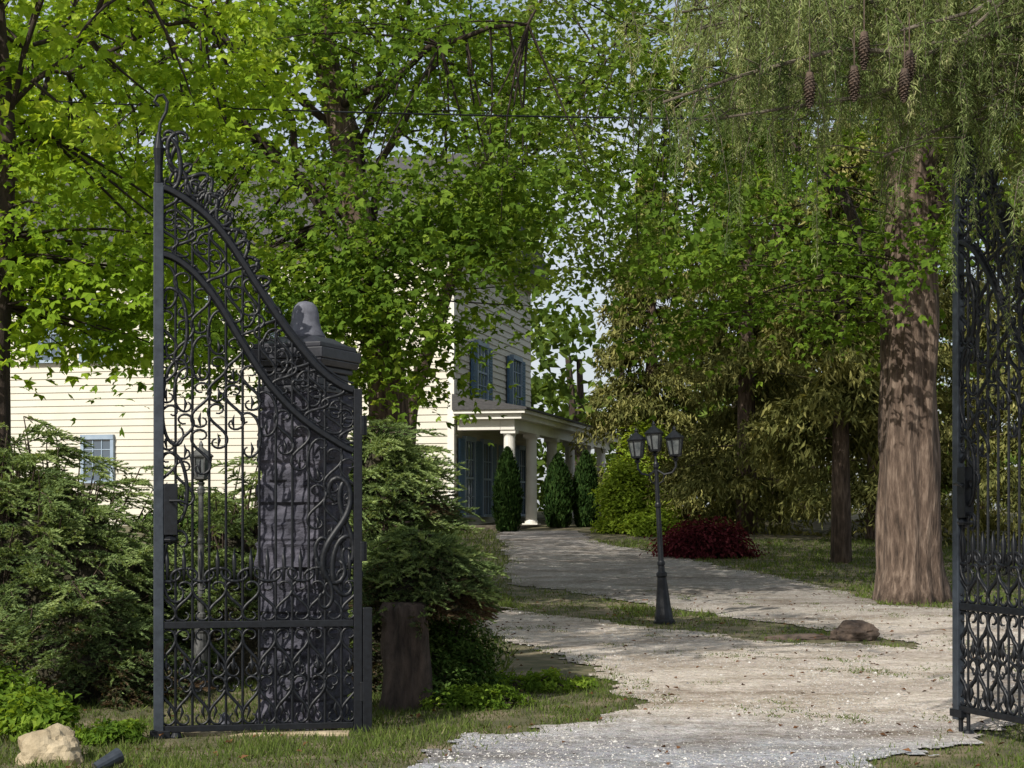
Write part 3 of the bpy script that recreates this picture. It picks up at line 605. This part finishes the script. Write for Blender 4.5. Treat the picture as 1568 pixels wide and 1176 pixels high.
# ------------------------------------------------------------------ background woods
F=Fol(); w=MB()
M_bg=foliage('woods',[(0,(.04,.07,.015)),(.5,(.11,.17,.035)),(1,(.24,.32,.07))],.4)
for k in range(600):
    x=R.uniform(-42,42); y=R.uniform(64,84); top=17 if (x<-6 or x>11) else 8.5
    z=gz(y)+R.uniform(0,1)**.8*top*(.8+.3*math.sin(x*.9)); r=R.uniform(1,2.2); n=60
    g=R.normal(size=(n,3))*r*np.array([.5,.5,.35]); N=R.normal(size=(n,3)); N[:,2]+=.6
    F.leaves(np.array([x,y,z])+g,N,R.normal(size=(n,3)),R.uniform(.35,.65,n),.35,np.clip(.5+R.normal()*.2+R.normal(0,.1,n),0,1))
for k in range(60):
    x=R.uniform(-42,42); y=R.uniform(66,80); w.tube([(x,y,1),(x+R.normal()*.5,y,8)],[.25,.12],6)
E=empty('background_trees'); F.build('foliage',M_bg,E); w.build('trunks',M_barkdark,E)
# ------------------------------------------------------------------ small things
def rock(name,loc,s,mat,seed):
    import bmesh
    bm=bmesh.new(); bmesh.ops.create_icosphere(bm,subdivisions=4,radius=1)
    for v in bm.verts:
        q=v.co*1.3+Vector((seed,0,0)); v.co*=1+.35*mn.noise(q)+.12*mn.noise(q*3)+.04*mn.noise(q*9); v.co=Vector((v.co.x*s[0],v.co.y*s[1],v.co.z*s[2]))
    me=D.meshes.new(name); bm.to_mesh(me); me.materials.append(mat); o=link(D.objects.new(name,me)); o.location=loc; return o
rock('boulder',(-2.93,10.3,.06),(.21,.18,.16),M_rock,3)
M_log=simple('weathered_log',[(.3,(.03,.022,.018)),(.7,(.14,.10,.075))],9,.95,.8,.03)
rock('log_stump',(3.95,18.75,.17),(.24,.16,.14),M_log,8); rock('rock',(3.35,18.9,.1),(.35,.14,.05),M_log,11)
E=empty('landscape_spotlight',(-2.48,9.95,.02)); c=MB()
c.tube([(-.06,-.05,.0),(.03,.03,.05),(.06,.06,.065)],[.035,.045,.05],14); c.tube([(0,0,-.06),(0,0,.04)],.01,6); c.build('housing',M_ironlit,E,smooth=False)
E=empty('gate_floodlight',(-2.08,11.75,-.02)); c=MB(); c.lathe([(.07,-.02),(.065,.02),(.045,.08),(.03,.13),(.01,.15)],n=16); c.build('housing',M_fin,E,smooth=True)
c=MB(); c.box(-2.35,-1.15,11.45,11.58,-.05,.025); c.build('stone_threshold',M_rock,bevel=.01)
# overhead wire
c=MB(); pts=[]
A=np.array([-12,18.2,6.65]); B=np.array([8.5,12.2,4.6])
for t in np.linspace(0,1,50): p=A*(1-t)+B*t; pts.append((p[0],p[1],p[2]-4*.3*t*(1-t)))
c.tube(pts,.008,5); c.build('overhead_wire',M_iron)
# ------------------------------------------------------------------ light
W=D.worlds.new('World'); SC.world=W; W.use_nodes=True; nt=W.node_tree; sky=nt.nodes.new('ShaderNodeTexSky'); sky.sky_type='NISHITA'; sky.sun_disc=False
sv=Vector((-.48,-.70,.68)).normalized()
sky.sun_elevation=math.asin(sv.z); sky.sun_rotation=math.atan2(sv.x,sv.y)%TAU; sky.air_density=1; sky.dust_density=2; sky.ozone_density=1
# cloud veil added to brighten the physical sky in the leaf gaps
tc=nt.nodes.new('ShaderNodeTexCoord'); cn=nt.nodes.new('ShaderNodeTexNoise'); cn.inputs['Scale'].default_value=5; cn.inputs['Detail'].default_value=6
nt.links.new(tc.outputs['Generated'],cn.inputs['Vector'])
cf=ramp(nt,cn.outputs['Fac'],[(.36,(.15,.15,.15)),(.62,(.75,.75,.75))])
nt.links.new(mixc(nt,cf,sky.outputs[0],(6.0,6.2,6.6)),nt.nodes['Background'].inputs[0]); nt.nodes['Background'].inputs[1].default_value=.13
l=D.lights.new('sun','SUN'); l.energy=5; l.angle=math.radians(.5); l.color=(1,.95,.86); lo=link(D.objects.new('sun',l)); lo.rotation_euler=sv.to_track_quat('Z','Y').to_euler()
cam=D.cameras.new('camera'); co=link(D.objects.new('camera',cam)); co.location=(0,0,1.6); co.rotation_euler=(math.pi/2,0,0)
cam.sensor_width=36; cam.lens=36*2486/1568; cam.shift_y=(780-588)/1568; cam.clip_end=2000; cam.clip_start=.1
SC.camera=co
SC.view_settings.view_transform='Standard'; SC.view_settings.look='None'; SC.view_settings.exposure=0
